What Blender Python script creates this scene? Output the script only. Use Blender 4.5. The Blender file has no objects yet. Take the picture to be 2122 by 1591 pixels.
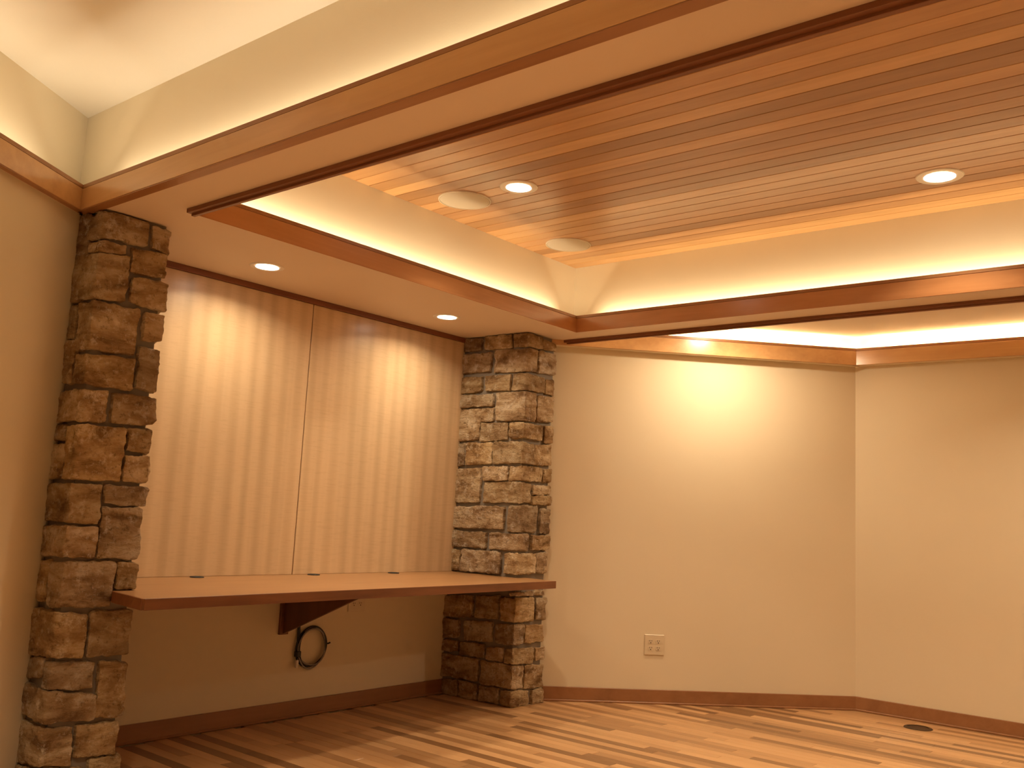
import bpy, bmesh, math, random
from mathutils import Vector, Matrix, noise

scene = bpy.context.scene
COL = scene.collection
random.seed(11)

# ------------------------------------------------------------------ camera
CAM_POS = Vector((-1.90133, -4.20420, 1.14))
FWD = Vector((0.76153080, 0.63337347, 0.13750959))
RGT = Vector((0.63322813, -0.77231686, 0.05048580))
UPV = Vector((-0.13817734, -0.04862845, 0.98921297))
cam_data = bpy.data.cameras.new('camera')
cam_data.sensor_width = 36.0
cam_data.lens = 1942.55 / 2122.0 * 36.0
cam_data.clip_start = 0.05
cam = bpy.data.objects.new('camera', cam_data)
cam.matrix_world = Matrix(((RGT.x, UPV.x, -FWD.x, CAM_POS.x), (RGT.y, UPV.y, -FWD.y, CAM_POS.y),
                           (RGT.z, UPV.z, -FWD.z, CAM_POS.z), (0, 0, 0, 1)))
COL.objects.link(cam)
scene.camera = cam

# ------------------------------------------------------------------ world, exposure
world = bpy.data.worlds.new('world')
scene.world = world
world.use_nodes = True
world.node_tree.nodes['Background'].inputs[0].default_value = (0.5, 0.42, 0.32, 1)
world.node_tree.nodes['Background'].inputs[1].default_value = 0.02   # the room is closed
scene.view_settings.view_transform = 'Standard'
scene.view_settings.look = 'None'
scene.view_settings.gamma = 1.0
scene.view_settings.use_curve_mapping = False
scene.view_settings.exposure = 0.0

WARM = (1.0, 0.785, 0.51)          # lamp colour of the downlights
COVE = (1.0, 0.83, 0.54)          # lamp colour of the cove strips
COVE_PALE = (1.0, 0.87, 0.63)      # the main ceiling's strips are a little whiter
E_DOWN = 9.0                     # watts of one tray downlight
E_SOFFIT = 6.4                    # watts of one soffit downlight
E_BAY = 15.0                      # watts of the bay downlight
E_MAIN = 46.0
COVE_TRAY = 2.65                   # watts per metre of cove strip
COVE_MAIN = 1.45
COVE_BAY = 15.0
LENS = 18.0                       # glow of the downlight lenses
LEDE = 4.0

# ------------------------------------------------------------------ measured room (metres; panel wall is y = 0)
HS, HT, HC, HB = 2.278, 2.724, 2.765, 2.443   # soffit, plank tray, main ceiling, bay ceiling
BT = 2.386                                    # top of the cove boards
XA, XAW = -0.207, -0.108                      # beam board, wall above it
XB = 0.060                                    # tray edge of that beam
XD, XDW = 2.746, 2.845                        # far beam board, wall above it
XE = 2.922                                    # bay edge of the far beam
YT, YTW = -0.8365, -0.7375                    # tray edge on the panel side, wall above it
YBACK = -8.0
XC, YC = 4.4147, -1.9766                      # corner of the two bay walls
AW = 0.7789                                   # bay wall angle
AL = math.radians(33.2)                       # left wall angle
WL0 = Vector((-0.167, -0.392))                # left wall meets the left column
DL = Vector((math.cos(AL), math.sin(AL)))     # along the left wall, away from the camera
NL = Vector((math.sin(AL), -math.cos(AL)))    # out of the left wall, into the room
DW = Vector((math.cos(AW), -math.sin(AW)))    # along bay wall, left to right
NW = Vector((-math.sin(AW), -math.cos(AW)))   # out of the bay wall, into the room
WC = Vector((XC, YC))
LCX, LCY = -0.167, -0.585                     # left column: left face x, front face y
RCX, RCY = 2.592, -0.580                      # right column


# ------------------------------------------------------------------ materials
def new_mat(name):
    m = bpy.data.materials.new(name); m.use_nodes = True
    nt = m.node_tree
    return m, nt, nt.nodes['Principled BSDF']

def N(nt, typ, **kw):
    n = nt.nodes.new(typ)
    for k, v in kw.items(): setattr(n, k, v)
    return n

def ramp(nt, fac, stops):
    r = N(nt, 'ShaderNodeValToRGB')
    el = r.color_ramp.elements
    while len(el) < len(stops): el.new(0.5)
    for e, (p, c) in zip(el, stops):
        e.position = p; e.color = (*c, 1)
    nt.links.new(fac, r.inputs[0])
    return r.outputs[0]

def mix(nt, a, b, fac, mode='MIX'):
    n = N(nt, 'ShaderNodeMix', data_type='RGBA', blend_type=mode)
    if hasattr(fac, 'links'): nt.links.new(fac, n.inputs[0])
    else: n.inputs[0].default_value = fac
    for s, i in ((a, 6), (b, 7)):
        if hasattr(s, 'links'): nt.links.new(s, n.inputs[i])
        else: n.inputs[i].default_value = (*s, 1)
    return n.outputs[2]

def bump(nt, bsdf, height, strength, dist=0.01):
    b = N(nt, 'ShaderNodeBump'); b.inputs['Strength'].default_value = strength
    b.inputs['Distance'].default_value = dist
    nt.links.new(height, b.inputs['Height']); nt.links.new(b.outputs[0], bsdf.inputs['Normal'])

def position(nt, scale=(1, 1, 1), jitter=True, rotz=0.0):
    g = N(nt, 'ShaderNodeNewGeometry')
    v = g.outputs['Position']
    if jitter:
        oi = N(nt, 'ShaderNodeObjectInfo')
        mu = N(nt, 'ShaderNodeVectorMath', operation='MULTIPLY_ADD')
        cx = N(nt, 'ShaderNodeCombineXYZ')
        for i in range(3): nt.links.new(oi.outputs['Random'], cx.inputs[i])
        nt.links.new(cx.outputs[0], mu.inputs[0]); mu.inputs[1].default_value = (37.0, 53.0, 29.0)
        nt.links.new(v, mu.inputs[2]); v = mu.outputs[0]
    mp = N(nt, 'ShaderNodeMapping'); mp.inputs['Scale'].default_value = scale
    mp.inputs['Rotation'].default_value = (0, 0, rotz)
    nt.links.new(v, mp.inputs[0])
    return mp.outputs[0]

def noise_tex(nt, vec, scale, detail=4, rough=0.55, dist=0.0):
    n = N(nt, 'ShaderNodeTexNoise'); n.inputs['Scale'].default_value = scale
    n.inputs['Detail'].default_value = detail; n.inputs['Roughness'].default_value = rough
    n.inputs['Distortion'].default_value = dist
    nt.links.new(vec, n.inputs['Vector'])
    return n.outputs['Fac']

def mat_paint(name, col, rough=0.6):
    m, nt, b = new_mat(name)
    p = position(nt, jitter=False)
    f = noise_tex(nt, p, 2.2, 3)
    nt.links.new(mix(nt, tuple(c * 0.97 for c in col), tuple(min(1, c * 1.02) for c in col), f), b.inputs['Base Color'])
    b.inputs['Roughness'].default_value = rough
    b.inputs['Specular IOR Level'].default_value = 0.25
    bump(nt, b, noise_tex(nt, p, 160, 3), 0.10, 0.002)
    return m

def mat_wood(name, dark, light, axis='y', rough=0.35, toned=False, figure=0.0, coat=0.0, grain=1.0, rotz=0.0):
    """dark/light: grain colours; toned: multiply by the object's own colour"""
    m, nt, b = new_mat(name)
    st = {'x': (0.06, 1, 1), 'y': (1, 0.06, 1), 'z': (1, 1, 0.06)}[axis]
    p = position(nt, st, rotz=rotz)
    f1 = noise_tex(nt, p, 26, 5, 0.6, 0.6)
    f2 = noise_tex(nt, position(nt, tuple(min(1, s * 4) for s in st), rotz=rotz), 5, 3, 0.5, 1.2)
    c = ramp(nt, f1, [(0.28, dark), (0.72, light)])
    mid = tuple((a + d) / 2 for a, d in zip(light, dark))
    c = mix(nt, c, ramp(nt, f2, [(0.3, dark), (0.7, light)]), 0.5)
    if figure:
        w = noise_tex(nt, position(nt, (1, 1, 0.035)), 9, 3, 0.5, 0.3)
        wv = N(nt, 'ShaderNodeTexWave', wave_type='BANDS', bands_direction='X')
        wv.inputs['Scale'].default_value = 3.1; wv.inputs['Distortion'].default_value = 3.6
        wv.inputs['Detail'].default_value = 2.0; wv.inputs['Detail Scale'].default_value = 0.8
        nt.links.new(position(nt, (1, 1, 0.12)), wv.inputs['Vector'])
        fl = noise_tex(nt, position(nt, (0.10, 1, 1)), 130, 3, 0.6)
        c = mix(nt, c, ramp(nt, w, [(0.25, tuple(x * 0.84 for x in mid)), (0.5, mid), (0.75, tuple(min(1, x * 1.10) for x in mid))]), figure)
        c = mix(nt, c, ramp(nt, wv.outputs['Fac'], [(0.0, (0.87, 0.845, 0.81)), (0.7, (1, 1, 1))]), 0.85, 'MULTIPLY')
        c = mix(nt, c, ramp(nt, fl, [(0.30, (0.90, 0.88, 0.85)), (0.5, (1, 1, 1))]), 0.7, 'MULTIPLY')
    if toned:
        oi = N(nt, 'ShaderNodeObjectInfo')
        c = mix(nt, c, oi.outputs['Color'], 1.0, 'MULTIPLY')
    nt.links.new(c, b.inputs['Base Color'])
    b.inputs['Roughness'].default_value = rough
    b.inputs['Coat Weight'].default_value = coat
    b.inputs['Coat Roughness'].default_value = 0.18
    bump(nt, b, f1, 0.04 * grain, 0.003)
    return m

def mat_stone(name):
    m, nt, b = new_mat(name)
    p = position(nt); ps = position(nt, (0.55, 0.55, 1.5))
    big = noise_tex(nt, ps, 9, 5, 0.65, 0.4)
    c = ramp(nt, big, [(0.34, (0.17, 0.098, 0.045)), (0.46, (0.34, 0.225, 0.120)), (0.56, (0.46, 0.34, 0.205)), (0.68, (0.58, 0.475, 0.33))])
    pits = noise_tex(nt, p, 42, 6, 0.75)
    c = mix(nt, c, (0.13, 0.075, 0.035), ramp(nt, pits, [(0.54, (0, 0, 0)), (0.66, (0.7, 0.7, 0.7))]))
    pale = noise_tex(nt, p, 17, 7, 0.8)
    c = mix(nt, c, (0.68, 0.60, 0.47), ramp(nt, pale, [(0.53, (0, 0, 0)), (0.66, (0.75, 0.75, 0.75))]))
    oi = N(nt, 'ShaderNodeObjectInfo')
    c = mix(nt, c, oi.outputs['Color'], 1.0, 'MULTIPLY')
    nt.links.new(c, b.inputs['Base Color'])
    b.inputs['Roughness'].default_value = 0.9
    b.inputs['Specular IOR Level'].default_value = 0.2
    add = N(nt, 'ShaderNodeMath', operation='ADD')
    nt.links.new(noise_tex(nt, ps, 55, 6, 0.7), add.inputs[0]); nt.links.new(noise_tex(nt, p, 14, 4), add.inputs[1])
    bump(nt, b, add.outputs[0], 0.9, 0.018)
    return m

def mat_plain(name, col, rough=0.5, metal=0.0, emit=None, strength=0.0):
    m, nt, b = new_mat(name)
    b.inputs['Base Color'].default_value = (*col, 1)
    b.inputs['Roughness'].default_value = rough
    b.inputs['Metallic'].default_value = metal
    if emit:
        b.inputs['Emission Color'].default_value = (*emit, 1)
        b.inputs['Emission Strength'].default_value = strength
    return m

M = {
    'wall': mat_paint('cream wall paint', (0.80, 0.70, 0.525)),
    'soffit': mat_paint('pale ceiling paint', (0.80, 0.67, 0.55)),
    'ceil': mat_paint('white ceiling paint', (0.86, 0.80, 0.70)),
    'board': mat_wood('cherry cove board', (0.52, 0.285, 0.122), (0.68, 0.410, 0.188), 'y', 0.28, coat=0.35),
    'board_x': mat_wood('cherry cove board along panel', (0.43, 0.195, 0.078), (0.58, 0.285, 0.120), 'x', 0.26, coat=0.4),  # redder cast of the tray lighting is put into this colour too
    'board_redlit': mat_wood('cherry cove board with red light cast', (0.41, 0.180, 0.072), (0.56, 0.270, 0.112), 'y', 0.26, coat=0.4),  # same cherry as the near beam; redder look from lighting painted into colour
    'cap': mat_wood('cherry cap strip', (0.30, 0.135, 0.055), (0.40, 0.200, 0.085), 'y', 0.35),
    'trim': mat_wood('dark cherry trim', (0.17, 0.060, 0.022), (0.25, 0.095, 0.036), 'y', 0.4),
    'trim_x': mat_wood('dark cherry trim along panel', (0.17, 0.055, 0.022), (0.24, 0.085, 0.033), 'x', 0.4),
    'base': mat_wood('cherry baseboard', (0.28, 0.122, 0.050), (0.38, 0.182, 0.080), 'x', 0.4),
    'panel': mat_wood('figured maple veneer', (0.64, 0.460, 0.280), (0.75, 0.575, 0.375), 'z', 0.33, figure=0.65, coat=0.15, grain=0.4),
    'counter': mat_wood('cherry counter top', (0.34, 0.172, 0.072), (0.44, 0.240, 0.108), 'x', 0.36, coat=0.1),
    'edge': mat_wood('dark cherry edge', (0.12, 0.040, 0.014), (0.27, 0.105, 0.040), 'x', 0.36),
    'plank': mat_wood('fir ceiling plank', (0.48, 0.245, 0.098), (0.66, 0.372, 0.165), 'y', 0.36, toned=True, coat=0.15),
    'floor': mat_wood('hickory floor plank', (0.55, 0.315, 0.150), (0.69, 0.425, 0.215), 'y', 0.34, toned=True, coat=0.15),
    'stone': mat_stone('split limestone'),
    'mortar': mat_paint('grey mortar', (0.245, 0.212, 0.180), 0.95),
    'white': mat_plain('white enamel', (0.82, 0.78, 0.72), 0.4),
    'can': mat_plain('white reflector', (0.9, 0.88, 0.84), 0.3),
    'grille': mat_paint('speaker grille', (0.54, 0.46, 0.35), 0.7),
    'rim': mat_plain('speaker rim', (0.70, 0.62, 0.50), 0.5),
    'plate': mat_plain('almond plastic', (0.74, 0.63, 0.46), 0.35),
    'slot': mat_plain('dark slot', (0.05, 0.03, 0.02), 0.6),
    'black': mat_plain('black rubber', (0.015, 0.013, 0.012), 0.45),
    'grey': mat_plain('grey cable', (0.30, 0.28, 0.26), 0.45),
    'cablewhite': mat_plain('white connector', (0.8, 0.76, 0.7), 0.4),
    'bronze': mat_plain('dark bronze', (0.10, 0.062, 0.035), 0.4, 0.7),
    'lens': mat_plain('lit downlight lens', (0.9, 0.9, 0.9), 0.5, emit=(1.0, 0.90, 0.74), strength=LENS),
    'led': mat_plain('led strip', (0.9, 0.85, 0.7), 0.5, emit=(1.0, 0.8, 0.5), strength=LEDE),
    'bracket': mat_wood('dark walnut bracket', (0.10, 0.034, 0.014), (0.16, 0.058, 0.024), 'z', 0.45),
}

# ------------------------------------------------------------------ object helpers
def link(name, me, mat, parent=None):
    o = bpy.data.objects.new(name, me)
    if mat is not None and not me.materials: me.materials.append(M[mat])
    COL.objects.link(o)
    if parent is not None: o.parent = parent
    return o

def finish(name, bm, mat, parent=None, bevel=0.0, smooth=False, segs=1):
    bmesh.ops.recalc_face_normals(bm, faces=bm.faces)
    if bevel:
        bmesh.ops.bevel(bm, geom=list(bm.edges), offset=bevel, segments=segs, affect='EDGES', profile=0.5, clamp_overlap=True)
    me = bpy.data.meshes.new(name); bm.to_mesh(me); bm.free()
    if smooth:
        for p in me.polygons: p.use_smooth = True
    return link(name, me, mat, parent)

def add_box(bm, lo, hi):
    v = [bm.verts.new((x, y, z)) for x in (lo[0], hi[0]) for y in (lo[1], hi[1]) for z in (lo[2], hi[2])]
    for f in ((0, 1, 3, 2), (4, 6, 7, 5), (0, 4, 5, 1), (2, 3, 7, 6), (0, 2, 6, 4), (1, 5, 7, 3)):
        bm.faces.new([v[i] for i in f])

def box(name, lo, hi, mat, parent=None, bevel=0.0):
    bm = bmesh.new(); add_box(bm, lo, hi)
    return finish(name, bm, mat, parent, bevel)

def add_prism(bm, pts, z0, z1):
    a = [bm.verts.new((p[0], p[1], z0)) for p in pts]
    b = [bm.verts.new((p[0], p[1], z1)) for p in pts]
    bm.faces.new(a[::-1]); bm.faces.new(b)
    n = len(pts)
    for i in range(n): bm.faces.new((a[i], a[(i + 1) % n], b[(i + 1) % n], b[i]))

def prism(name, pts, z0, z1, mat, parent=None, bevel=0.0):
    bm = bmesh.new(); add_prism(bm, pts, z0, z1)
    return finish(name, bm, mat, parent, bevel)

def strip2d(p, q, nrm, d0, d1):
    """plan quad along p-q between offsets d0 and d1 along nrm"""
    p, q = Vector(p), Vector(q)
    return [p + nrm * d0, q + nrm * d0, q + nrm * d1, p + nrm * d1]

def add_tube(bm, pts, r, n=8, closed=False):
    pts = [Vector(p) for p in pts]; rings = []
    for i, p in enumerate(pts):
        a = pts[(i - 1) % len(pts)] if (closed or i > 0) else p
        b = pts[(i + 1) % len(pts)] if (closed or i < len(pts) - 1) else p
        t = (b - a).normalized()
        s = t.cross(Vector((0, 1, 0.02))).normalized(); u = s.cross(t)
        rings.append([bm.verts.new(p + (s * math.cos(k * math.tau / n) + u * math.sin(k * math.tau / n)) * r) for k in range(n)])
    m = len(rings)
    for i in range(m if closed else m - 1):
        A, B = rings[i], rings[(i + 1) % m]
        for k in range(n): bm.faces.new((A[k], A[(k + 1) % n], B[(k + 1) % n], B[k]))
    if not closed:
        bm.faces.new(rings[0][::-1]); bm.faces.new(rings[-1])

def add_lathe(bm, prof, n=48):
    """prof: (r, z) pairs"""
    rings = []
    for r, z in prof:
        if r < 1e-6: rings.append([bm.verts.new((0, 0, z))])
        else: rings.append([bm.verts.new((r * math.cos(k * math.tau / n), r * math.sin(k * math.tau / n), z)) for k in range(n)])
    for A, B in zip(rings, rings[1:]):
        for k in range(n):
            k2 = (k + 1) % n
            if len(A) == 1: bm.faces.new((A[0], B[k], B[k2]))
            elif len(B) == 1: bm.faces.new((A[k], A[k2], B[0]))
            else: bm.faces.new((A[k], A[k2], B[k2], B[k]))

def lathe(name, prof, mat, parent=None, n=48):
    bm = bmesh.new(); add_lathe(bm, prof, n)
    o = finish(name, bm, mat, parent)
    for p in o.data.polygons: p.use_smooth = True
    o.data.set_sharp_from_angle(angle=math.radians(35))
    return o

def empty(name, loc, rotz=0.0):
    o = bpy.data.objects.new(name, None); o.location = loc; o.rotation_euler = (0, 0, rotz)
    o.empty_display_size = 0.1
    COL.objects.link(o); return o

def tag(o, label, cat, group=None):
    o['label'] = label; o['category'] = cat
    if group: o['group'] = group
    return o

def struct(o, label=None):
    o['kind'] = 'structure'
    if label: o['label'] = label
    return o

def copy_tree(o, loc):
    c = o.copy(); COL.objects.link(c); c.location = loc
    for ch in o.children:
        d = ch.copy(); COL.objects.link(d); d.parent = c
        for g in ch.children:
            e = g.copy(); COL.objects.link(e); e.parent = d
    return c

# ------------------------------------------------------------------ room shell
LFAR = WL0 - DL * 5.6                          # left wall ends far beside the camera
XW = LFAR.x
# floor slab
slab = struct(box('floor', (XW - 0.2, YBACK - 0.2, -0.12), (XC + 0.2, 0.2, -0.016), 'floor'), 'pale hickory plank floor')
slab.color = (0.5, 0.4, 0.3, 1)
# walls
struct(box('wall_back', (-0.9, 0.0, -0.016), (3.2, 0.14, HS), 'wall'), 'cream wall behind the wood panels and counter')
struct(prism('wall_left', strip2d(WL0 + DL * 0.15, LFAR, NL, 0.0, -0.20), -0.016, HS, 'wall'), 'cream wall left of the stone column')
UL0 = WL0 - NL * 0.112                         # recessed wall above the left cove
struct(prism('wall_left_upper', strip2d(UL0 + DL * 0.60, LFAR - NL * 0.112, NL, 0.0, -0.16), HS, HC + 0.02, 'wall'), 'recessed wall above the left cove board')
RW0 = WC - DW * 2.2
struct(prism('wall_right_diagonal', strip2d(RW0, WC + DW * 0.1, NW, 0.0, -0.14), -0.016, HB, 'wall'), 'cream bay wall with the outlet')
struct(box('wall_right', (XC, YBACK, -0.016), (XC + 0.14, YC + 0.05, HB), 'wall'), 'cream wall at the right edge')
struct(box('wall_front', (XW - 0.2, YBACK - 0.14, -0.016), (XC + 0.2, YBACK, HC), 'wall'), 'wall behind the camera')
struct(box('wall_side', (XW - 0.14, YBACK, -0.016), (XW, LFAR.y + 0.3, HC), 'wall'), 'side wall beside the camera')

# soffit: strip over the counter plus the two beams, one painted underside
YB2 = -6.6                                     # far end of the plank tray (behind the camera)
sof = bmesh.new()
ZL = HS + 0.022                                # ledge the cove strips lie on
add_prism(sof, [(XA + 0.024, YBACK), (XB - 0.002, YBACK), (XB - 0.002, 0.0), (XA + 0.024, 0.0)], HS, ZL)
add_prism(sof, [(XB - 0.002, YT + 0.002), (XD + 0.002, YT + 0.002), (XD + 0.002, 0.0), (XB - 0.002, 0.0)], HS, ZL)
add_prism(sof, [(XD + 0.002, YBACK), (XE, YBACK), (XE, 0.0), (XD + 0.002, 0.0)], HS, ZL)
add_prism(sof, [(XB - 0.024, YBACK), (XD + 0.024, YBACK), (XD + 0.024, YB2), (XB - 0.024, YB2)], HS, ZL)
struct(finish('ceiling_soffit', sof, 'soffit'), 'low painted soffit over the counter and along both beams')
# upstands above the ledges
struct(box('wall_beam', (XAW, YBACK, ZL), (XB - 0.124, 0.0, HC + 0.02), 'wall'), 'recessed wall above the near beam board')
struct(box('wall_tray_back', (XB - 0.124, YTW, ZL), (XE, 0.0, HC + 0.02), 'wall'), 'recessed tray wall above the counter soffit')
struct(box('wall_tray_right', (XDW, YBACK, ZL), (XE, YTW, HC + 0.02), 'wall'), 'recessed tray wall above the far beam board')
struct(box('wall_tray_front', (XB - 0.124, YBACK, ZL), (XDW, YB2 - 0.1, HC + 0.02), 'wall'), 'tray wall behind the camera')
# ceilings
cm = bmesh.new()
add_prism(cm, [(XW - 0.2, YBACK - 0.14), (XAW + 0.02, YBACK - 0.14), (XAW + 0.02, 0.25), (XW - 0.2, 0.25)], HC, HC + 0.1)
struct(finish('ceiling_main', cm, 'ceil'), 'pale raised ceiling at the upper left')
struct(box('ceiling_bay', (XE, YBACK - 0.14, HB), (XC + 0.2, 0.3, HB + 0.1), 'soffit'), 'painted ceiling of the bay beyond the far beam')
tray = struct(box('ceiling', (XB - 0.13, YB2 - 0.12, HT + 0.016), (XDW + 0.01, YTW + 0.01, HT + 0.12), 'trim'), 'raised tray ceiling of narrow cherry-toned planks')

# ceiling planks, running towards the panel wall
PW = 0.0888
n_pl = int(math.ceil((XDW - (XB - 0.124)) / PW))
TONES = [1.08, 1.0, 0.80, 1.04, 0.66, 0.92, 0.88, 0.86, 0.92, 1.02, 0.68, 0.64, 0.84, 0.70, 0.74, 0.98, 0.70, 0.60, 1.06, 0.76, 0.98, 0.82,
         0.90, 0.74, 1.0, 0.80, 0.92, 0.70, 0.96, 0.86, 0.78, 0.94, 0.84, 0.9]      # from the far beam inwards
for i in range(n_pl):
    x1 = XDW - i * PW; x0 = max(x1 - PW + 0.0036, XB - 0.122)
    if x1 - x0 < 0.015: continue
    bm = bmesh.new(); add_box(bm, (x0, YB2 - 0.1, HT), (x1 - 0.0006, YTW, HT + 0.018))
    o = finish('plank', bm, 'plank', tray, 0.0015)
    t = TONES[i % len(TONES)]
    o.color = (t, t * (0.76 + 0.24 * t + 0.05 * random.random()), t * (0.62 + 0.36 * t + 0.06 * random.random()), 1)

# ------------------------------------------------------------------ cove boards (face board with a thin cap strip)
def cove_board(name, p, q, nrm, z0, z1, thick, mat, label, cap=0.017):
    """face lies on p-q, board body extends along nrm by thick"""
    o = struct(prism(name, strip2d(p, q, nrm, 0.0, thick), z0, z1 - cap - 0.003, mat, None, 0.0012), label)
    prism('cap_strip', strip2d(p, q, nrm, 0.004, thick), z1 - cap, z1, 'cap', o, 0.001)
    prism('reveal', strip2d(p, q, nrm, 0.006, thick - 0.002), z1 - cap - 0.004, z1 - cap + 0.001, 'trim', o)
    return o
X_, Y_ = Vector((1, 0)), Vector((0, 1))
LB0 = WL0 + NL * 0.040                         # left board face line
tL = (XA - LB0.x) / DL.x
LBC = LB0 + DL * tL                            # corner of left board and beam board
cove_board('trim_1', (XA, LBC.y + 0.03), (XA, YBACK), X_, HS - 0.001, BT, 0.024, 'board', 'cherry cove board on the near beam facing left')
cove_board('trim_2', LBC + DL * 0.03, LFAR + NL * 0.04, -NL, HS - 0.001, BT, 0.024, 'board', 'cherry cove board along the left wall')
for nm_ in ('trim_1', 'trim_2'):
    pp, qq, nn = (((XA, LBC.y + 0.03), (XA, YBACK), X_), (LBC + DL * 0.03, LFAR + NL * 0.04, -NL))[nm_ == 'trim_2']
    prism('bottom_strip', strip2d(pp, qq, nn, 0.0015, 0.046 if nm_ == 'trim_1' else 0.026), HS - 0.006, HS - 0.0012, 'cap', bpy.data.objects[nm_], 0.001)
prism('board_backing', strip2d(LBC + DL * 0.1, LFAR + NL * 0.04, -NL, 0.024, 0.15), HS - 0.0, HS + 0.02, 'wall', bpy.data.objects['trim_2'])
cove_board('trim_3', (XB, YT), (XD, YT), Y_, HS + 0.0005, BT, 0.024, 'board_x', 'cherry cove board of the tray above the counter')
cove_board('trim_4', (XD, YT + 0.024), (XD, YB2), X_, HS + 0.0005, BT, 0.024, 'board_redlit', 'cherry cove board of the tray on the far beam')
cove_board('trim_5', (XB, YT + 0.024), (XB, YB2), -X_, HS + 0.0005, BT, 0.024, 'board_redlit', 'cherry cove board of the tray on the near beam')
cove_board('trim_6', (XB, YB2), (XD, YB2), -Y_, HS + 0.0005, BT, 0.024, 'board_x', 'cherry cove board of the tray behind the camera')
# bay cove boxes stand off the wall
BO = 0.085
ang = math.pi / 4
c2 = WC + NW * BO
tb = (XC - BO - c2.x) / DW.x
BC = c2 + DW * tb                              # corner of the two bay boards
BZ0, BZ1 = 2.246, 2.360
b2 = cove_board('trim_7', RW0 + NW * BO, BC + DW * 0.03, -NW, BZ0, BZ1, 0.022, 'board', 'cherry cove board on the diagonal bay wall')
prism('box_bottom', strip2d(RW0, WC, NW, 0.0, BO - 0.022), BZ0 + 0.002, BZ0 + 0.016, 'wall', b2)
b3 = cove_board('trim_8', BC + Y_ * 0.03, (XC - BO, YBACK), X_, BZ0, BZ1, 0.022, 'board', 'cherry cove board on the right bay wall')
box('box_bottom', (XC - BO + 0.022, YBACK, BZ0 + 0.002), (XC, YC - 0.02, BZ0 + 0.016), 'wall', b3)
# dark stepped mouldings hanging under the beam edges
for nm, x0, x1, ye, lab in (('trim_9', 0.024, 0.060, -0.875, 'dark moulding under the tray edge of the near beam'),
                            ('trim_10', 2.916, 2.946, -0.555, 'dark moulding under the bay edge of the far beam')):
    o = struct(box(nm, (x0, YBACK, HS - 0.017), (x1 - 0.008, ye, HS + 0.001), 'trim', None, 0.0015), lab)
    box('lip', (x1 - 0.016, YBACK, HS - 0.026), (x1, ye - 0.004, HS - 0.004), 'trim', o, 0.0015)
box('beam_side', (XE, YBACK, HS), (XE + 0.02, 0.0, HB), 'wall', bpy.data.objects['trim_10'])
struct(box('trim_11', (0.115, -0.052, 2.248), (RCX + 0.02, 0.0, HS), 'trim_x', None, 0.002), 'dark cherry strip between the panels and the soffit')

# ------------------------------------------------------------------ baseboards
def baseboard(name, p, q, nrm, label, h=0.087):
    o = struct(prism(name, strip2d(p, q, nrm, 0.0, 0.014), 0.0, h, 'base', None, 0.0015), label)
    prism('shoe_molding', strip2d(p, q, nrm, 0.014, 0.024), 0.0, 0.012, 'base', o, 0.003)
baseboard('baseboard_back', (0.10, 0.0), (RCX + 0.02, 0.0), -Y_, 'cherry baseboard under the counter')
baseboard('baseboard_right_diagonal', WC - DW * 2.05, WC - DW * 0.004, NW, 'cherry baseboard on the diagonal bay wall')
baseboard('baseboard_right', (XC, YC), (XC, YBACK), -X_, 'cherry baseboard on the right wall')
baseboard('baseboard_left', WL0 - DL * 0.0, LFAR, NL, 'cherry baseboard on the left wall')

# ------------------------------------------------------------------ floor planks (run towards the panel wall)
FW = 0.061
def in_view(x, y):
    d = Vector((x, y, 0)) - CAM_POS
    w = d.dot(FWD)
    if w < 0.2: return False
    px = 1061 + 1942.55 * d.dot(RGT) / w; py = 795.5 - 1942.55 * d.dot(UPV) / w
    return -40 < px < 2160 and py < 1615
def tone():
    r = random.random()
    if r < 0.16: t = random.uniform(0.34, 0.48)
    elif r < 0.45: t = random.uniform(0.56, 0.78)
    else: t = random.uniform(0.80, 1.06)
    return (t, t * (0.80 + 0.19 * t), t * (0.66 + 0.32 * t), 1)
rest = bmesh.new(); n_vis = 0
x = XC - 0.002
while x > XW:
    y = 0.0 if x < 3.4 else 0.0
    y -= random.uniform(0.0, 0.05)
    y_end = YBACK
    while y > y_end:
        ln = random.choice([0.30, 0.42, 0.55, 0.7, 0.85, 1.0, 1.25, 1.5]) * random.uniform(0.9, 1.1)
        ya, yb = y, max(y - ln, y_end)
        x0, x1 = x - FW, x
        # clip against the bay wall
        lim = YC + (XC - x0) * DW.y / -DW.x
        if x0 > 2.5: ya = min(ya, lim + 0.06)
        if ya - yb > 0.04:
            vis = any(in_view(xx, ya + (yb - ya) * k / 6) for xx in (x0, x1) for k in range(7)) and not (x0 < -0.15)
            dz = random.uniform(-0.0003, 0.0003)
            if vis and n_vis < 298:
                bm = bmesh.new(); add_box(bm, (x0 + 0.0005, yb + 0.0005, -0.015), (x1 - 0.0005, ya - 0.0005, dz))
                o = finish('plank', bm, 'floor', slab, 0.0008); o.color = tone(); n_vis += 1
            else:
                add_box(rest, (x0 + 0.0005, yb + 0.0005, -0.015), (x1 - 0.0005, ya - 0.0005, dz))
        y = yb
    x -= FW
o = finish('planks_beyond_view', rest, 'floor', slab); o['kind'] = 'stuff'; o.color = (0.86, 0.83, 0.80, 1)

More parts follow.
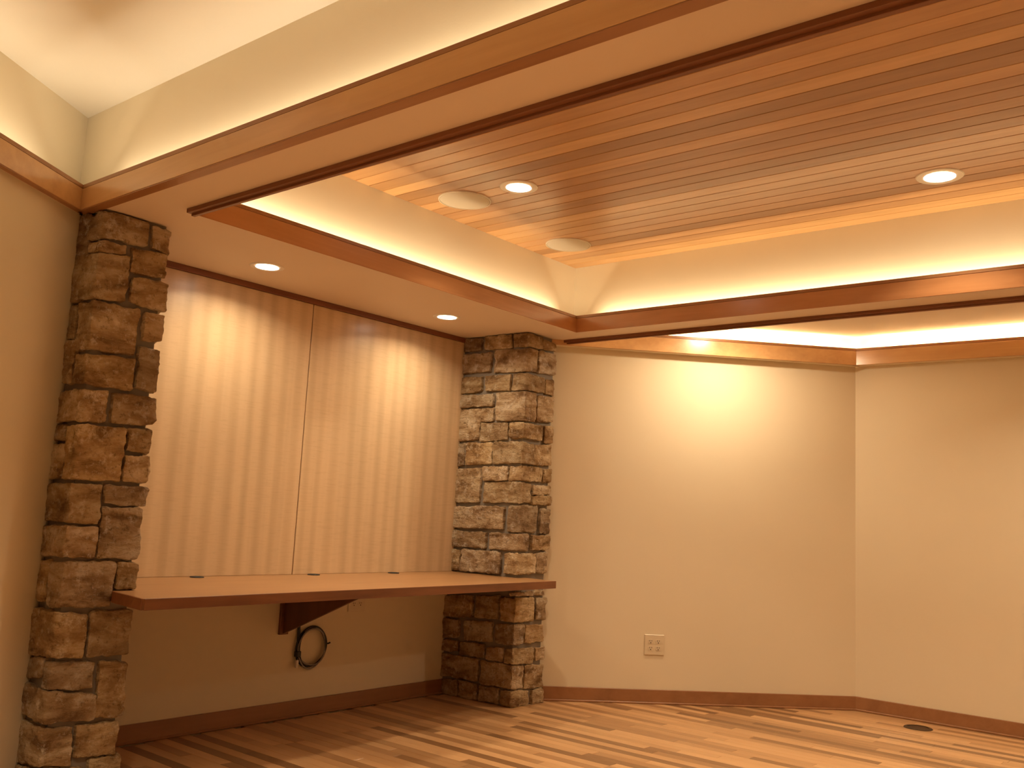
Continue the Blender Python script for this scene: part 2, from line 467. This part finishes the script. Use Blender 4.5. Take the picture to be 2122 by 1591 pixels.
# ------------------------------------------------------------------ stone columns
LEFT_STONES = [
    ('C', -0.486, 2.255, 2.163, 2.266, 2.155, 0.029, 2.272, 2.17),
    ('L', -0.366, 2.282, 2.112, -0.486, 2.262, 2.095),
    ('F', 0.052, 2.259, 2.165, 0.136, 2.258, 2.157),
    ('C', -0.49, 2.143, 2.103, 2.142, 2.099, -0.056, 2.146, 2.111),
    ('C', -0.382, 2.102, 1.91, 2.089, 1.911, -0.04, 2.101, 1.918),
    ('F', -0.029, 2.147, 2.044, 0.127, 2.152, 2.053),
    ('F', -0.014, 2.026, 1.926, 0.14, 2.027, 1.912),
    ('C', -0.465, 1.893, 1.701, 1.892, 1.7, 0.03, 1.898, 1.709),
    ('L', -0.37, 1.897, 1.758, -0.449, 1.889, 1.752),
    ('L', -0.378, 1.751, 1.574, -0.478, 1.743, 1.569),
    ('F', 0.056, 1.891, 1.774, 0.142, 1.892, 1.784),
    ('C', -0.496, 1.68, 1.571, 1.68, 1.564, 0.031, 1.693, 1.56),
    ('F', 0.045, 1.744, 1.577, 0.136, 1.742, 1.569),
    ('C', -0.369, 1.534, 1.42, 1.539, 1.416, -0.065, 1.541, 1.424),
    ('F', -0.043, 1.541, 1.422, 0.145, 1.542, 1.433),
    ('L', -0.365, 1.402, 1.341, -0.478, 1.4, 1.34),
    ('L', -0.389, 1.323, 1.193, -0.494, 1.323, 1.195),
    ('C', -0.502, 1.393, 1.189, 1.401, 1.191, 0.021, 1.402, 1.193),
    ('F', 0.036, 1.404, 1.318, 0.137, 1.41, 1.312),
    ('F', 0.033, 1.292, 1.196, 0.136, 1.298, 1.194),
    ('C', -0.383, 1.166, 1.027, 1.172, 1.023, -0.048, 1.17, 1.021),
    ('F', -0.033, 1.172, 1.1, 0.146, 1.171, 1.098),
    ('C', -0.373, 0.999, 0.892, 1.012, 0.895, -0.051, 1.005, 0.89),
    ('F', -0.038, 1.083, 0.893, 0.133, 1.087, 0.887),
    ('L', -0.357, 0.866, 0.709, -0.458, 0.873, 0.718),
    ('C', -0.475, 0.867, 0.705, 0.874, 0.705, 0.041, 0.871, 0.702),
    ('F', 0.053, 0.867, 0.762, 0.138, 0.865, 0.767),
    ('C', -0.365, 0.686, 0.51, 0.683, 0.521, -0.055, 0.67, 0.513),
    ('F', -0.034, 0.676, 0.511, 0.137, 0.683, 0.506),
    ('L', -0.369, 0.49, 0.418, -0.513, 0.509, 0.438),
    ('C', -0.53, 0.496, 0.399, 0.501, 0.399, -0.001, 0.488, 0.393),
    ('F', 0.021, 0.487, 0.278, 0.137, 0.475, 0.274),
    ('C', -0.374, 0.402, 0.281, 0.392, 0.282, 0.015, 0.362, 0.272),
    ('C', -0.374, 0.258, 0.105, 0.261, 0.127, -0.059, 0.253, 0.118),
    ('F', -0.042, 0.255, 0.141, 0.125, 0.248, 0.13),
    ('C', -0.394, 0.092, -0.033, 0.116, -0.008, 0.003, 0.095, -0.027),
    ('F', 0.019, 0.12, -0.007, 0.152, 0.118, -0.022),
]
RIGHT_STONES = [
    ('L', 0.005, 2.271, 2.19, -0.189, 2.268, 2.189),
    ('L', -0.224, 2.277, 2.186, -0.448, 2.269, 2.188),
    ('C', -0.465, 2.273, 2.184, 2.268, 2.184, 2.738, 2.267, 2.193),
    ('F', 2.746, 2.258, 2.192, 2.882, 2.251, 2.199),
    ('L', 0.009, 2.17, 2.041, -0.278, 2.164, 2.044),
    ('C', -0.312, 2.179, 2.035, 2.172, 2.028, 2.696, 2.174, 2.036),
    ('F', 2.712, 2.171, 2.034, 2.888, 2.182, 2.049),
    ('L', 0.004, 2.015, 1.907, -0.214, 2.011, 1.918),
    ('L', -0.245, 2.014, 1.914, -0.454, 2.012, 1.915),
    ('C', -0.477, 2.013, 1.911, 2.011, 1.911, 2.782, 2.009, 1.916),
    ('F', 2.797, 2.003, 1.907, 2.889, 2.013, 1.908),
    ('L', 0.002, 1.894, 1.813, -0.318, 1.892, 1.82),
    ('C', -0.344, 1.9, 1.722, 1.901, 1.72, 2.699, 1.898, 1.724),
    ('F', 2.714, 1.886, 1.726, 2.885, 1.896, 1.744),
    ('L', -0.003, 1.803, 1.593, -0.213, 1.802, 1.603),
    ('L', -0.227, 1.802, 1.717, -0.328, 1.804, 1.723),
    ('L', -0.221, 1.706, 1.594, -0.451, 1.705, 1.6),
    ('C', -0.469, 1.703, 1.61, 1.703, 1.613, 2.781, 1.706, 1.608),
    ('F', 2.803, 1.704, 1.599, 2.892, 1.708, 1.603),
    ('L', -0.008, 1.58, 1.437, -0.094, 1.58, 1.438),
    ('L', -0.106, 1.582, 1.441, -0.329, 1.583, 1.454),
    ('C', -0.342, 1.583, 1.451, 1.59, 1.455, 2.703, 1.579, 1.456),
    ('F', 2.712, 1.575, 1.456, 2.892, 1.591, 1.46),
    ('L', -0.012, 1.411, 1.201, -0.246, 1.419, 1.206),
    ('L', -0.266, 1.425, 1.344, -0.468, 1.432, 1.347),
    ('C', -0.481, 1.432, 1.345, 1.435, 1.349, 2.797, 1.438, 1.352),
    ('F', 2.811, 1.431, 1.351, 2.894, 1.441, 1.35),
    ('C', -0.278, 1.33, 1.204, 1.338, 1.214, 2.694, 1.332, 1.217),
    ('F', 2.716, 1.327, 1.269, 2.899, 1.329, 1.278),
    ('F', 2.709, 1.258, 1.207, 2.899, 1.265, 1.209),
    ('L', -0.014, 1.166, 1.041, -0.452, 1.186, 1.045),
    ('C', -0.488, 1.19, 1.035, 1.196, 1.036, 2.766, 1.197, 1.041),
    ('F', 2.799, 1.182, 1.035, 2.897, 1.183, 1.031),
    ('L', -0.009, 1.014, 0.916, -0.315, 1.019, 0.925),
    ('C', -0.35, 1.016, 0.922, 1.024, 0.925, 2.695, 1.02, 0.927),
    ('F', 2.725, 1.015, 0.929, 2.904, 1.014, 0.932),
    ('L', -0.002, 0.898, 0.77, -0.107, 0.9, 0.777),
    ('L', -0.123, 0.904, 0.774, -0.445, 0.906, 0.775),
    ('C', -0.479, 0.904, 0.785, 0.904, 0.776, 2.769, 0.904, 0.787),
    ('F', 2.776, 0.905, 0.791, 2.89, 0.911, 0.788),
    ('C', -0.54, 0.669, 0.653, 0.675, 0.655, 2.755, 0.676, 0.654),
    ('F', 2.767, 0.676, 0.654, 2.873, 0.68, 0.653),
    ('L', 0.008, 0.602, 0.478, -0.231, 0.624, 0.495),
    ('L', -0.262, 0.624, 0.492, -0.448, 0.641, 0.506),
    ('C', -0.467, 0.632, 0.498, 0.641, 0.502, 2.772, 0.636, 0.499),
    ('F', 2.804, 0.635, 0.504, 2.906, 0.632, 0.499),
    ('L', 0.02, 0.461, 0.34, -0.127, 0.459, 0.358),
    ('L', -0.18, 0.463, 0.352, -0.406, 0.48, 0.365),
    ('C', -0.434, 0.471, 0.357, 0.484, 0.367, 2.693, 0.48, 0.368),
    ('F', 2.705, 0.478, 0.372, 2.887, 0.47, 0.367),
    ('L', 0.014, 0.329, 0.264, -0.132, 0.335, 0.272),
    ('L', -0.15, 0.333, 0.255, -0.352, 0.342, 0.262),
    ('L', -0.369, 0.329, 0.257, -0.501, 0.339, 0.258),
    ('C', -0.518, 0.329, 0.254, 0.345, 0.255, 2.798, 0.332, 0.24),
    ('F', 2.817, 0.328, 0.257, 2.91, 0.331, 0.258),
    ('L', 0.003, 0.242, 0.109, -0.305, 0.247, 0.117),
    ('C', -0.326, 0.242, 0.11, 0.247, 0.112, 2.704, 0.235, 0.101),
    ('F', 2.718, 0.233, 0.099, 2.904, 0.227, 0.091),
    ('L', -0.01, 0.089, -0.006, -0.146, 0.1, 0.001),
    ('L', -0.162, 0.097, 0.001, -0.313, 0.098, 0.008),
    ('L', -0.328, 0.095, 0.005, -0.484, 0.099, 0.011),
    ('C', -0.504, 0.094, 0.006, 0.095, 0.009, 2.767, 0.084, -0.002),
    ('F', 2.798, 0.085, 0.006, 2.911, 0.078, -0.005),
]

def stone_mesh(corn, seed, keep):
    """corn: 8 corners [i][j][k] for x, y, z low/high; rounded, roughened block"""
    P = [[[Vector(corn[i][j][k]) for k in (0, 1)] for j in (0, 1)] for i in (0, 1)]
    dims = [((P[1][0][0] - P[0][0][0]).length + (P[1][1][1] - P[0][1][1]).length) / 2,
            ((P[0][1][0] - P[0][0][0]).length + (P[1][1][1] - P[1][0][1]).length) / 2,
            ((P[0][0][1] - P[0][0][0]).length + (P[1][0][1] - P[1][0][0]).length) / 2]
    ns = [max(4, min(28, int(round(d / 0.0100)))) for d in dims]
    r = min(0.0075, min(dims) * 0.22)
    off = Vector((seed * 3.1, seed * 1.7, seed * 2.3))
    verts, idx, faces = [], {}, []
    def vid(a):
        if a in idx: return idx[a]
        p = Vector([(a[c] / ns[c] - 0.5) * dims[c] for c in range(3)])
        q = Vector([max(-dims[c] / 2 + r, min(dims[c] / 2 - r, p[c])) for c in range(3)])
        d = p - q
        nrm = d.normalized() if d.length > 1e-9 else Vector((0, 0, 0))
        p = q + nrm * r
        u = [min(1, max(0, p[c] / dims[c] + 0.5)) for c in range(3)]
        w = Vector((0, 0, 0))
        for i in (0, 1):
            for j in (0, 1):
                for k in (0, 1):
                    w += P[i][j][k] * ((u[0] if i else 1 - u[0]) * (u[1] if j else 1 - u[1]) * (u[2] if k else 1 - u[2]))
        s = w + off
        amp = 0.0070 * noise.noise(s * 12) + 0.0045 * noise.noise(s * 34) + 0.0042 * noise.noise(s * 78)
        w = w + nrm * amp
        w += Vector((noise.noise(s * 17 + Vector((9, 0, 0))), noise.noise(s * 17 + Vector((0, 9, 0))), noise.noise(s * 17 + Vector((0, 0, 9))))) * 0.0042
        w += Vector((noise.noise(s * 58 + Vector((3, 0, 0))), noise.noise(s * 58 + Vector((0, 3, 0))), noise.noise(s * 58 + Vector((0, 0, 3))))) * 0.0036
        w.z = min(max(w.z, keep[0]), keep[1])
        idx[a] = len(verts); verts.append(w); return idx[a]
    for c in range(3):
        a, b = (c + 1) % 3, (c + 2) % 3
        for side in (0, ns[c]):
            for i in range(ns[a]):
                for j in range(ns[b]):
                    q = []
                    for di, dj in ((0, 0), (1, 0), (1, 1), (0, 1)):
                        t = [0, 0, 0]; t[c] = side; t[a] = i + di; t[b] = j + dj; q.append(vid(tuple(t)))
                    faces.append(q if side else q[::-1])
    me = bpy.data.meshes.new('stone'); me.from_pydata(verts, [], faces); me.update()
    for p in me.polygons: p.use_smooth = True
    me.set_sharp_from_angle(angle=math.radians(38))
    return me

def stone_column(name, data, fx, fy, label, core, seed, depth):
    root = empty(name, ((core[0] + core[2]) / 2, (core[1] + core[3]) / 2, 0))
    tag(root, label, 'column')
    bm = bmesh.new(); add_box(bm, (core[0], core[1], 0), (core[2], core[3], HS - 0.001))
    c = finish('mortar_core', bm, 'mortar', root); c.matrix_parent_inverse = Matrix.Translation(-root.location)
    c['label'] = 'grey-brown mortar between the stones'
    rnd = random.Random(seed)
    for i, s in enumerate(data):
        k = s[0]; d = rnd.uniform(0.0, 0.009)
        if k == 'C':
            _, yb, lt, lb, at, ab, x1, rt, rb = s
            X0, X1, Y0, Y1 = fx - d, x1, fy - d, yb
            z = {(0, 1): (lb, lt), (0, 0): (ab, at), (1, 0): (rb, rt), (1, 1): ((lb + rb) / 2, (lt + rt) / 2)}
        elif k == 'F':
            _, x0, t0, b0, x1, t1, b1 = s
            X0, X1, Y0, Y1 = x0, x1, fy - d, fy + depth
            z = {(0, 0): (b0, t0), (0, 1): (b0, t0), (1, 0): (b1, t1), (1, 1): (b1, t1)}
        else:
            _, ya, ta, ba, yb, tb_, bb = s
            X0, X1, Y0, Y1 = fx - d, fx + depth, yb, ya
            z = {(0, 0): (bb, tb_), (1, 0): (bb, tb_), (0, 1): (ba, ta), (1, 1): (ba, ta)}
        g_ = 0.0028                                # the roughening eats a little of every edge
        z = {kk: (v[0] - g_, v[1] + g_) for kk, v in z.items()}
        if k == 'F': X0, X1 = X0 - g_, X1 + g_ * 0.5
        elif k == 'L': Y0, Y1 = Y0 - g_, Y1 + g_
        else: X1, Y1 = X1 + g_, Y1 + g_
        xs, ys = (X0, X1), (Y0, Y1)
        corn = [[[(xs[a], ys[b], z[(a, b)][e]) for e in (0, 1)] for b in (0, 1)] for a in (0, 1)]
        me = stone_mesh(corn, seed + i * 0.73, (0.001, HS - 0.003))
        o = link('stone', me, 'stone', root); o.matrix_parent_inverse = Matrix.Translation(-root.location)
        t = rnd.uniform(0.90, 1.28); w = rnd.uniform(-0.07, 0.07)
        o.color = (t * (1 + w * 0.5), t, t * (1 - w * 1.5), 1)
    return root
stone_column('stone_column', LEFT_STONES, LCX, LCY, 'tall rough tan stone column at the left edge beside the cream wall',
             (LCX + 0.019, LCY + 0.019, 0.118, -0.002), 3, 0.17)
stone_column('stone_column', RIGHT_STONES, RCX, RCY, 'rough tan stone column right of the wood panels, behind the counter end',
             (RCX + 0.018, RCY + 0.018, 2.885, -0.002), 41, 0.11)

# ------------------------------------------------------------------ wall panels
XS = 1.337
p1 = box('wall_panel', (0.122, -0.040, 0.7605), (XS - 0.0035, -0.001, 2.247), 'panel', None, 0.0012)
tag(p1, 'pale figured maple wall panel left of the dark vertical seam', 'panel', 'maple wall panels')
p2 = box('wall_panel', (XS + 0.0035, -0.040, 0.7605), (RCX + 0.012, -0.001, 2.247), 'panel', None, 0.0012)
tag(p2, 'pale figured maple wall panel right of the dark vertical seam', 'panel', 'maple wall panels')
struct(box('trim_12', (XS - 0.003, -0.026, 0.7605), (XS + 0.003, -0.001, 2.247), 'trim'), 'dark seam strip between the two maple panels')

# ------------------------------------------------------------------ counter
ZT, ZB = 0.760, 0.718
ctr = empty('counter', (1.34, -0.4, ZB)); tag(ctr, 'long cherry counter shelf spanning between the two stone columns', 'counter')
inv = Matrix.Translation(-ctr.location)
plan = [(0.048, -0.002), (0.048, -0.56), (0.034, -0.61), (-0.002, -0.898), (2.680, -0.806), (2.686, -0.572), (2.606, -0.572), (2.606, -0.002)]
top = prism('counter_top', plan, ZB, ZT, 'counter', ctr, 0.0015); top.matrix_parent_inverse = inv
def vec2(a): return Vector(a)
fn = Vector((plan[4][1] - plan[3][1], -(plan[4][0] - plan[3][0]))).normalized()
e1 = prism('front_edge', strip2d(plan[3], plan[4], fn, 0.0003, 0.008), ZB - 0.0005, ZT, 'edge', ctr, 0.001); e1.matrix_parent_inverse = inv
en = Vector((-(plan[2][1] - plan[3][1]), plan[2][0] - plan[3][0])).normalized()
e2 = prism('end_edge', strip2d(plan[2], plan[3], en, 0.0003, 0.008), ZB - 0.0005, ZT, 'edge', ctr, 0.001); e2.matrix_parent_inverse = inv
for gx in (0.726, 1.440, 2.035):
    g = lathe('grommet', [(0, 0.0035), (0.020, 0.0035), (0.022, 0.005), (0.031, 0.005), (0.034, 0.0025), (0.034, -0.002), (0.0, -0.002)], 'black', ctr, 32)
    g.location = (gx, -0.093, ZT); g.matrix_parent_inverse = inv; g['label'] = 'round black cable grommet'
# bracket
br = empty('shelf_bracket', (1.332, 0, 0.449)); tag(br, 'dark triangular wooden bracket holding up the counter from below', 'bracket')
inv = Matrix.Translation(-br.location)
bm = bmesh.new()
pts = [(-0.018, ZB - 0.0005), (-0.66, ZB - 0.0005), (-0.64, ZB - 0.012), (-0.018, 0.447)]
a = [bm.verts.new((1.323, y, z)) for y, z in pts]; b = [bm.verts.new((1.341, y, z)) for y, z in pts]
bm.faces.new(a); bm.faces.new(b[::-1])
for i in range(4): bm.faces.new((a[i], a[(i + 1) % 4], b[(i + 1) % 4], b[i]))
o = finish('plate', bm, 'bracket', br, 0.001); o.matrix_parent_inverse = inv
o = box('wall_cleat', (1.304, -0.019, 0.442), (1.360, -0.0005, ZB - 0.0005), 'edge', br, 0.0015); o.matrix_parent_inverse = inv

# ------------------------------------------------------------------ cable coil
cc = empty('cable_coil', (1.52, 0, 0.36)); tag(cc, 'coil of black and grey cables hanging on the wall under the counter', 'cable')
inv = Matrix.Translation(-cc.location)
rr = random.Random(5)
for k in range(6):
    ph = rr.uniform(0, 6.28); cx, cz = 1.527 + rr.uniform(-0.005, 0.005), 0.362 + rr.uniform(-0.006, 0.006)
    ra, rb_ = 0.096 + rr.uniform(-0.006, 0.008), 0.101 + rr.uniform(-0.006, 0.008)
    pts = [(cx + ra * math.cos(t * math.tau / 48), -0.012 - 0.004 * k + 0.004 * math.sin(ph + t * math.tau / 24),
            cz + rb_ * math.sin(t * math.tau / 48) + 0.003 * math.sin(3 * t * math.tau / 48 + ph)) for t in range(48)]
    bm = bmesh.new(); add_tube(bm, pts, 0.0042, 8, True)
    o = finish('cable', bm, 'grey' if k in (3, 5) else 'black', cc, smooth=True); o.matrix_parent_inverse = inv
    if k in (3, 5): o['label'] = 'grey cable'
for k, (x0, mt) in enumerate(((1.428, 'black'), (1.437, 'black'))):
    bm = bmesh.new(); add_tube(bm, [(x0, -0.004, 0.56), (x0, -0.010, 0.50), (x0 + 0.002, -0.014, 0.44), (x0 - 0.002, -0.02, 0.38), (x0 + 0.001, -0.02, 0.31)], 0.0052, 8)
    o = finish('cable', bm, mt, cc, smooth=True); o.matrix_parent_inverse = inv
bm = bmesh.new(); add_box(bm, (1.421, -0.030, 0.262), (1.437, -0.014, 0.302))
o = finish('connector', bm, 'cablewhite', cc, 0.002); o.matrix_parent_inverse = inv; o['label'] = 'white cable connector'
bm = bmesh.new(); add_box(bm, (1.417, -0.036, 0.318), (1.446, -0.006, 0.350))
o = finish('cable_tie', bm, 'black', cc, 0.004); o.matrix_parent_inverse = inv
bm = bmesh.new(); add_tube(bm, [(1.618, -0.014, 0.378), (1.630, -0.030, 0.376), (1.641, -0.036, 0.382)], 0.0048, 8)
o = finish('cable_plug', bm, 'black', cc, smooth=True); o.matrix_parent_inverse = inv

# ------------------------------------------------------------------ outlets
def outlet(loc, nrm, label):
    """square four-socket plate; built facing -y, then turned"""
    rz = math.atan2(nrm.y, nrm.x) + math.pi / 2
    r = empty('wall_outlet', loc, rz); tag(r, label, 'outlet')
    box('cover_plate', (-0.065, -0.007, -0.064), (0.065, 0.0, 0.064), 'plate', r, 0.0035)
    for sx in (-0.0245, 0.0245):
        for sz in (-0.021, 0.021):
            bm = bmesh.new()
            pr = [(sx + 0.0165 * max(-0.86, min(0.86, math.cos(t * math.tau / 24))) / 0.86, sz + 0.0150 * math.sin(t * math.tau / 24)) for t in range(24)]
            a = [bm.verts.new((u, -0.0068, v)) for u, v in pr]; b = [bm.verts.new((u, -0.0090, v)) for u, v in pr]
            bm.faces.new(b)
            for i in range(24): bm.faces.new((a[i], a[(i + 1) % 24], b[(i + 1) % 24], b[i]))
            o = finish('socket', bm, 'plate', r)
            for bx, w, h in ((-0.0065, 0.0016, 0.0045), (0.0065, 0.0016, 0.0038)):
                box('slot', (sx + bx - w, -0.0094, sz + 0.004 - h), (sx + bx + w, -0.0085, sz + 0.004 + h), 'slot', o)
            bm = bmesh.new()
            gp = [(sx + 0.0034 * math.cos(t * math.tau / 12), sz - 0.0080 + 0.0034 * math.sin(t * math.tau / 12)) for t in range(12)]
            a = [bm.verts.new((u, -0.0085, v)) for u, v in gp]; b = [bm.verts.new((u, -0.0095, v)) for u, v in gp]
            bm.faces.new(b); bm.faces.new(a[::-1])
            for i in range(12): bm.faces.new((a[i], a[(i + 1) % 12], b[(i + 1) % 12], b[i]))
            finish('slot', bm, 'slot', o)
    return r
oc = Vector((3.460, -1.034)); t = (oc - WC).dot(NW)
oc = oc - NW * t
outlet((oc.x, oc.y, 0.3625), NW, 'almond four-socket outlet plate low on the diagonal bay wall')
outlet((1.845, 0.0, 0.603), Vector((0, -1)), 'almond outlet plate in the shade just under the counter')
fc = empty('floor_outlet', (4.183, -2.431, 0.0)); tag(fc, 'round dark bronze floor outlet cover by the right baseboard', 'floor outlet')
lathe('cover_ring', [(0.060, 0.0005), (0.060, 0.0055), (0.066, 0.006), (0.078, 0.004), (0.082, 0.0005)], 'bronze', fc)
lathe('cover_disc', [(0, 0.0042), (0.050, 0.0042), (0.0585, 0.0035), (0.0590, 0.0005)], 'bronze', fc)

# ------------------------------------------------------------------ ceiling fixtures
def downlight(loc, r, label, watts, colour=WARM, group=None, spread=150, ring=0.018):
    d = empty('downlight', loc); tag(d, label, 'downlight', group)
    ro = r + ring
    lathe('trim_ring', [(r - 0.002, -0.0005), (r, -0.004), (ro - 0.004, -0.004), (ro, -0.0005)], 'white', d)
    lathe('reflector', [(r + 0.0005, -0.0045), (r - 0.004, -0.0055), (r - 0.008, -0.0030)], 'can', d)
    lathe('lens', [(0, -0.0062), (r * 0.5, -0.0058), (r - 0.006, -0.0038)], 'lens', d)
    ld = bpy.data.lights.new('downlight_lamp', 'AREA'); ld.shape = 'DISK'; ld.size = 2 * r * 0.9
    ld.energy = watts; ld.color = colour; ld.spread = math.radians(spread)
    lo = bpy.data.objects.new('lamp', ld); COL.objects.link(lo); lo.parent = d; lo.location = (0, 0, -0.0085)
    return d
downlight((0.752, -0.405, HS), 0.062, 'lit recessed downlight in the counter soffit nearer the left stone column', E_SOFFIT, group='soffit downlights', ring=0.022)
downlight((2.030, -0.408, HS), 0.062, 'lit recessed downlight in the counter soffit nearer the right stone column', E_SOFFIT, group='soffit downlights', ring=0.022)
downlight((1.476, -1.374, HT), 0.068, 'lit recessed downlight in the plank ceiling beside a round speaker', E_DOWN, group='plank ceiling downlights', spread=110, ring=0.026)
downlight((2.352, -3.077, HT), 0.072, 'lit recessed downlight alone at the right of the plank ceiling', E_DOWN, group='plank ceiling downlights', spread=110, ring=0.028)
downlight((1.476, -5.90, HT), 0.070, 'added unseen fill downlight in the plank ceiling right of the camera', E_DOWN, group='plank ceiling downlights', spread=110, ring=0.026)  # fill lamp added out of view for dim ambient light
downlight((3.352, -1.645, HB), 0.065, 'recessed downlight of the bay ceiling washing the diagonal wall', E_BAY, group='bay downlights', spread=176)
downlight((3.40, -3.85, HB), 0.065, 'added unseen downlight of the bay ceiling brightening the right wall', E_BAY * 1.3, group='bay downlights', spread=138)  # unseen lamp added and placed to brighten the right wall
downlight((-1.6, -2.8, HC), 0.070, 'recessed main ceiling downlight above the camera', E_MAIN, group='main ceiling downlights', spread=105)
downlight((-2.6, -5.8, HC), 0.070, 'added unseen fill downlight in the main ceiling behind the camera', E_MAIN * 0.12, group='main ceiling downlights', spread=105)  # weak unseen lamp added as ambient fill

def speaker(loc, r, label):
    s = empty('ceiling_speaker', loc); tag(s, label, 'speaker', 'round ceiling speakers')
    lathe('grille', [(0, -0.0075), (r * 0.6, -0.0072), (r - 0.010, -0.0060), (r - 0.006, -0.002)], 'grille', s, 64)
    lathe('rim', [(r - 0.006, -0.002), (r - 0.005, -0.0066), (r - 0.001, -0.006), (r, -0.0005)], 'rim', s, 64)
speaker((1.479, -1.015, HT), 0.136, 'round tan speaker grille in the plank ceiling next to the near downlight')
speaker((2.386, -1.013, HT), 0.133, 'round tan speaker grille in the plank ceiling near its far corner')

# ------------------------------------------------------------------ cove light strips on the ledges behind the boards
def led(p, q, z, wpm, label, aim, w=0.012, stem=0.028, tint=COVE):
    """strip from p to q (plan), aim: 3D direction the diodes face"""
    p, q = Vector((*p, z)), Vector((*q, z))
    mid = (p + q) / 2; L = (q - p).length; ax = (q - p).normalized()
    root = empty('led_strip', mid, math.atan2(ax.y, ax.x)); tag(root, label, 'light strip', 'cove light strips')
    box('tape', (-L / 2, -w / 2, 0), (L / 2, w / 2, 0.006), 'led', root)
    box('channel', (-L / 2, -w / 2, -stem), (L / 2, w / 2, -0.0005), 'white', root)
    ld = bpy.data.lights.new('cove_lamp', 'AREA'); ld.shape = 'RECTANGLE'; ld.size = L; ld.size_y = w
    ld.energy = wpm * L; ld.color = tint
    lo = bpy.data.objects.new('lamp', ld); COL.objects.link(lo)
    zax = -Vector(aim).normalized(); yax = zax.cross(ax).normalized(); xax = yax.cross(zax)
    mw = Matrix((xax, yax, zax)).transposed().to_4x4(); mw.translation = mid + Vector((0, 0, 0.012))
    lo.parent = root
    root_m = Matrix.Translation(mid) @ Matrix.Rotation(math.atan2(ax.y, ax.x), 4, 'Z')
    lo.matrix_parent_inverse = root_m.inverted(); lo.matrix_world = mw
    lo.matrix_basis = mw
    return root
g = 0.05
led((XA + 0.05, LBC.y - 0.10), (XA + 0.05, YBACK + 0.2), BT - 0.045, COVE_MAIN, 'cove light strip on the near beam facing the raised main ceiling', (0.5, 0, 1), tint=COVE_PALE)
pa = LBC - NL * 0.055 - DL * 0.11; pb = LFAR - NL * 0.015 + DL * 0.2
led((pa.x, pa.y), (pb.x, pb.y), BT - 0.045, COVE_MAIN, 'cove light strip along the top of the left wall', (-NL.x * 0.5, -NL.y * 0.5, 1), tint=COVE_PALE)
led((XB + 0.02, YT + 0.052), (XD - 0.11, YT + 0.052), BT - 0.050, COVE_TRAY, 'cove light strip of the tray above the counter soffit', (0, 0.5, 1))
led((XD + 0.052, YT - 0.12), (XD + 0.052, YB2 + 0.2), BT - 0.050, COVE_TRAY, 'cove light strip of the tray on the far beam', (0.5, 0, 1))
led((XB - 0.052, YT - 0.12), (XB - 0.052, YB2 + 0.2), BT - 0.050, COVE_TRAY, 'cove light strip of the tray on the near beam', (-0.5, 0, 1))
pa = WC + NW * 0.035 - DW * 0.10; pb = RW0 + NW * 0.035 + DW * 0.25
led((pa.x, pa.y), (pb.x, pb.y), BZ0 + 0.045, COVE_BAY, 'cove light strip on the diagonal bay wall', (-NW.x, -NW.y, 0.5))
led((XC - 0.035, YC - 0.10), (XC - 0.035, YBACK + 0.3), BZ0 + 0.045, COVE_BAY, 'cove light strip on the right bay wall', (1, 0, 0.5))
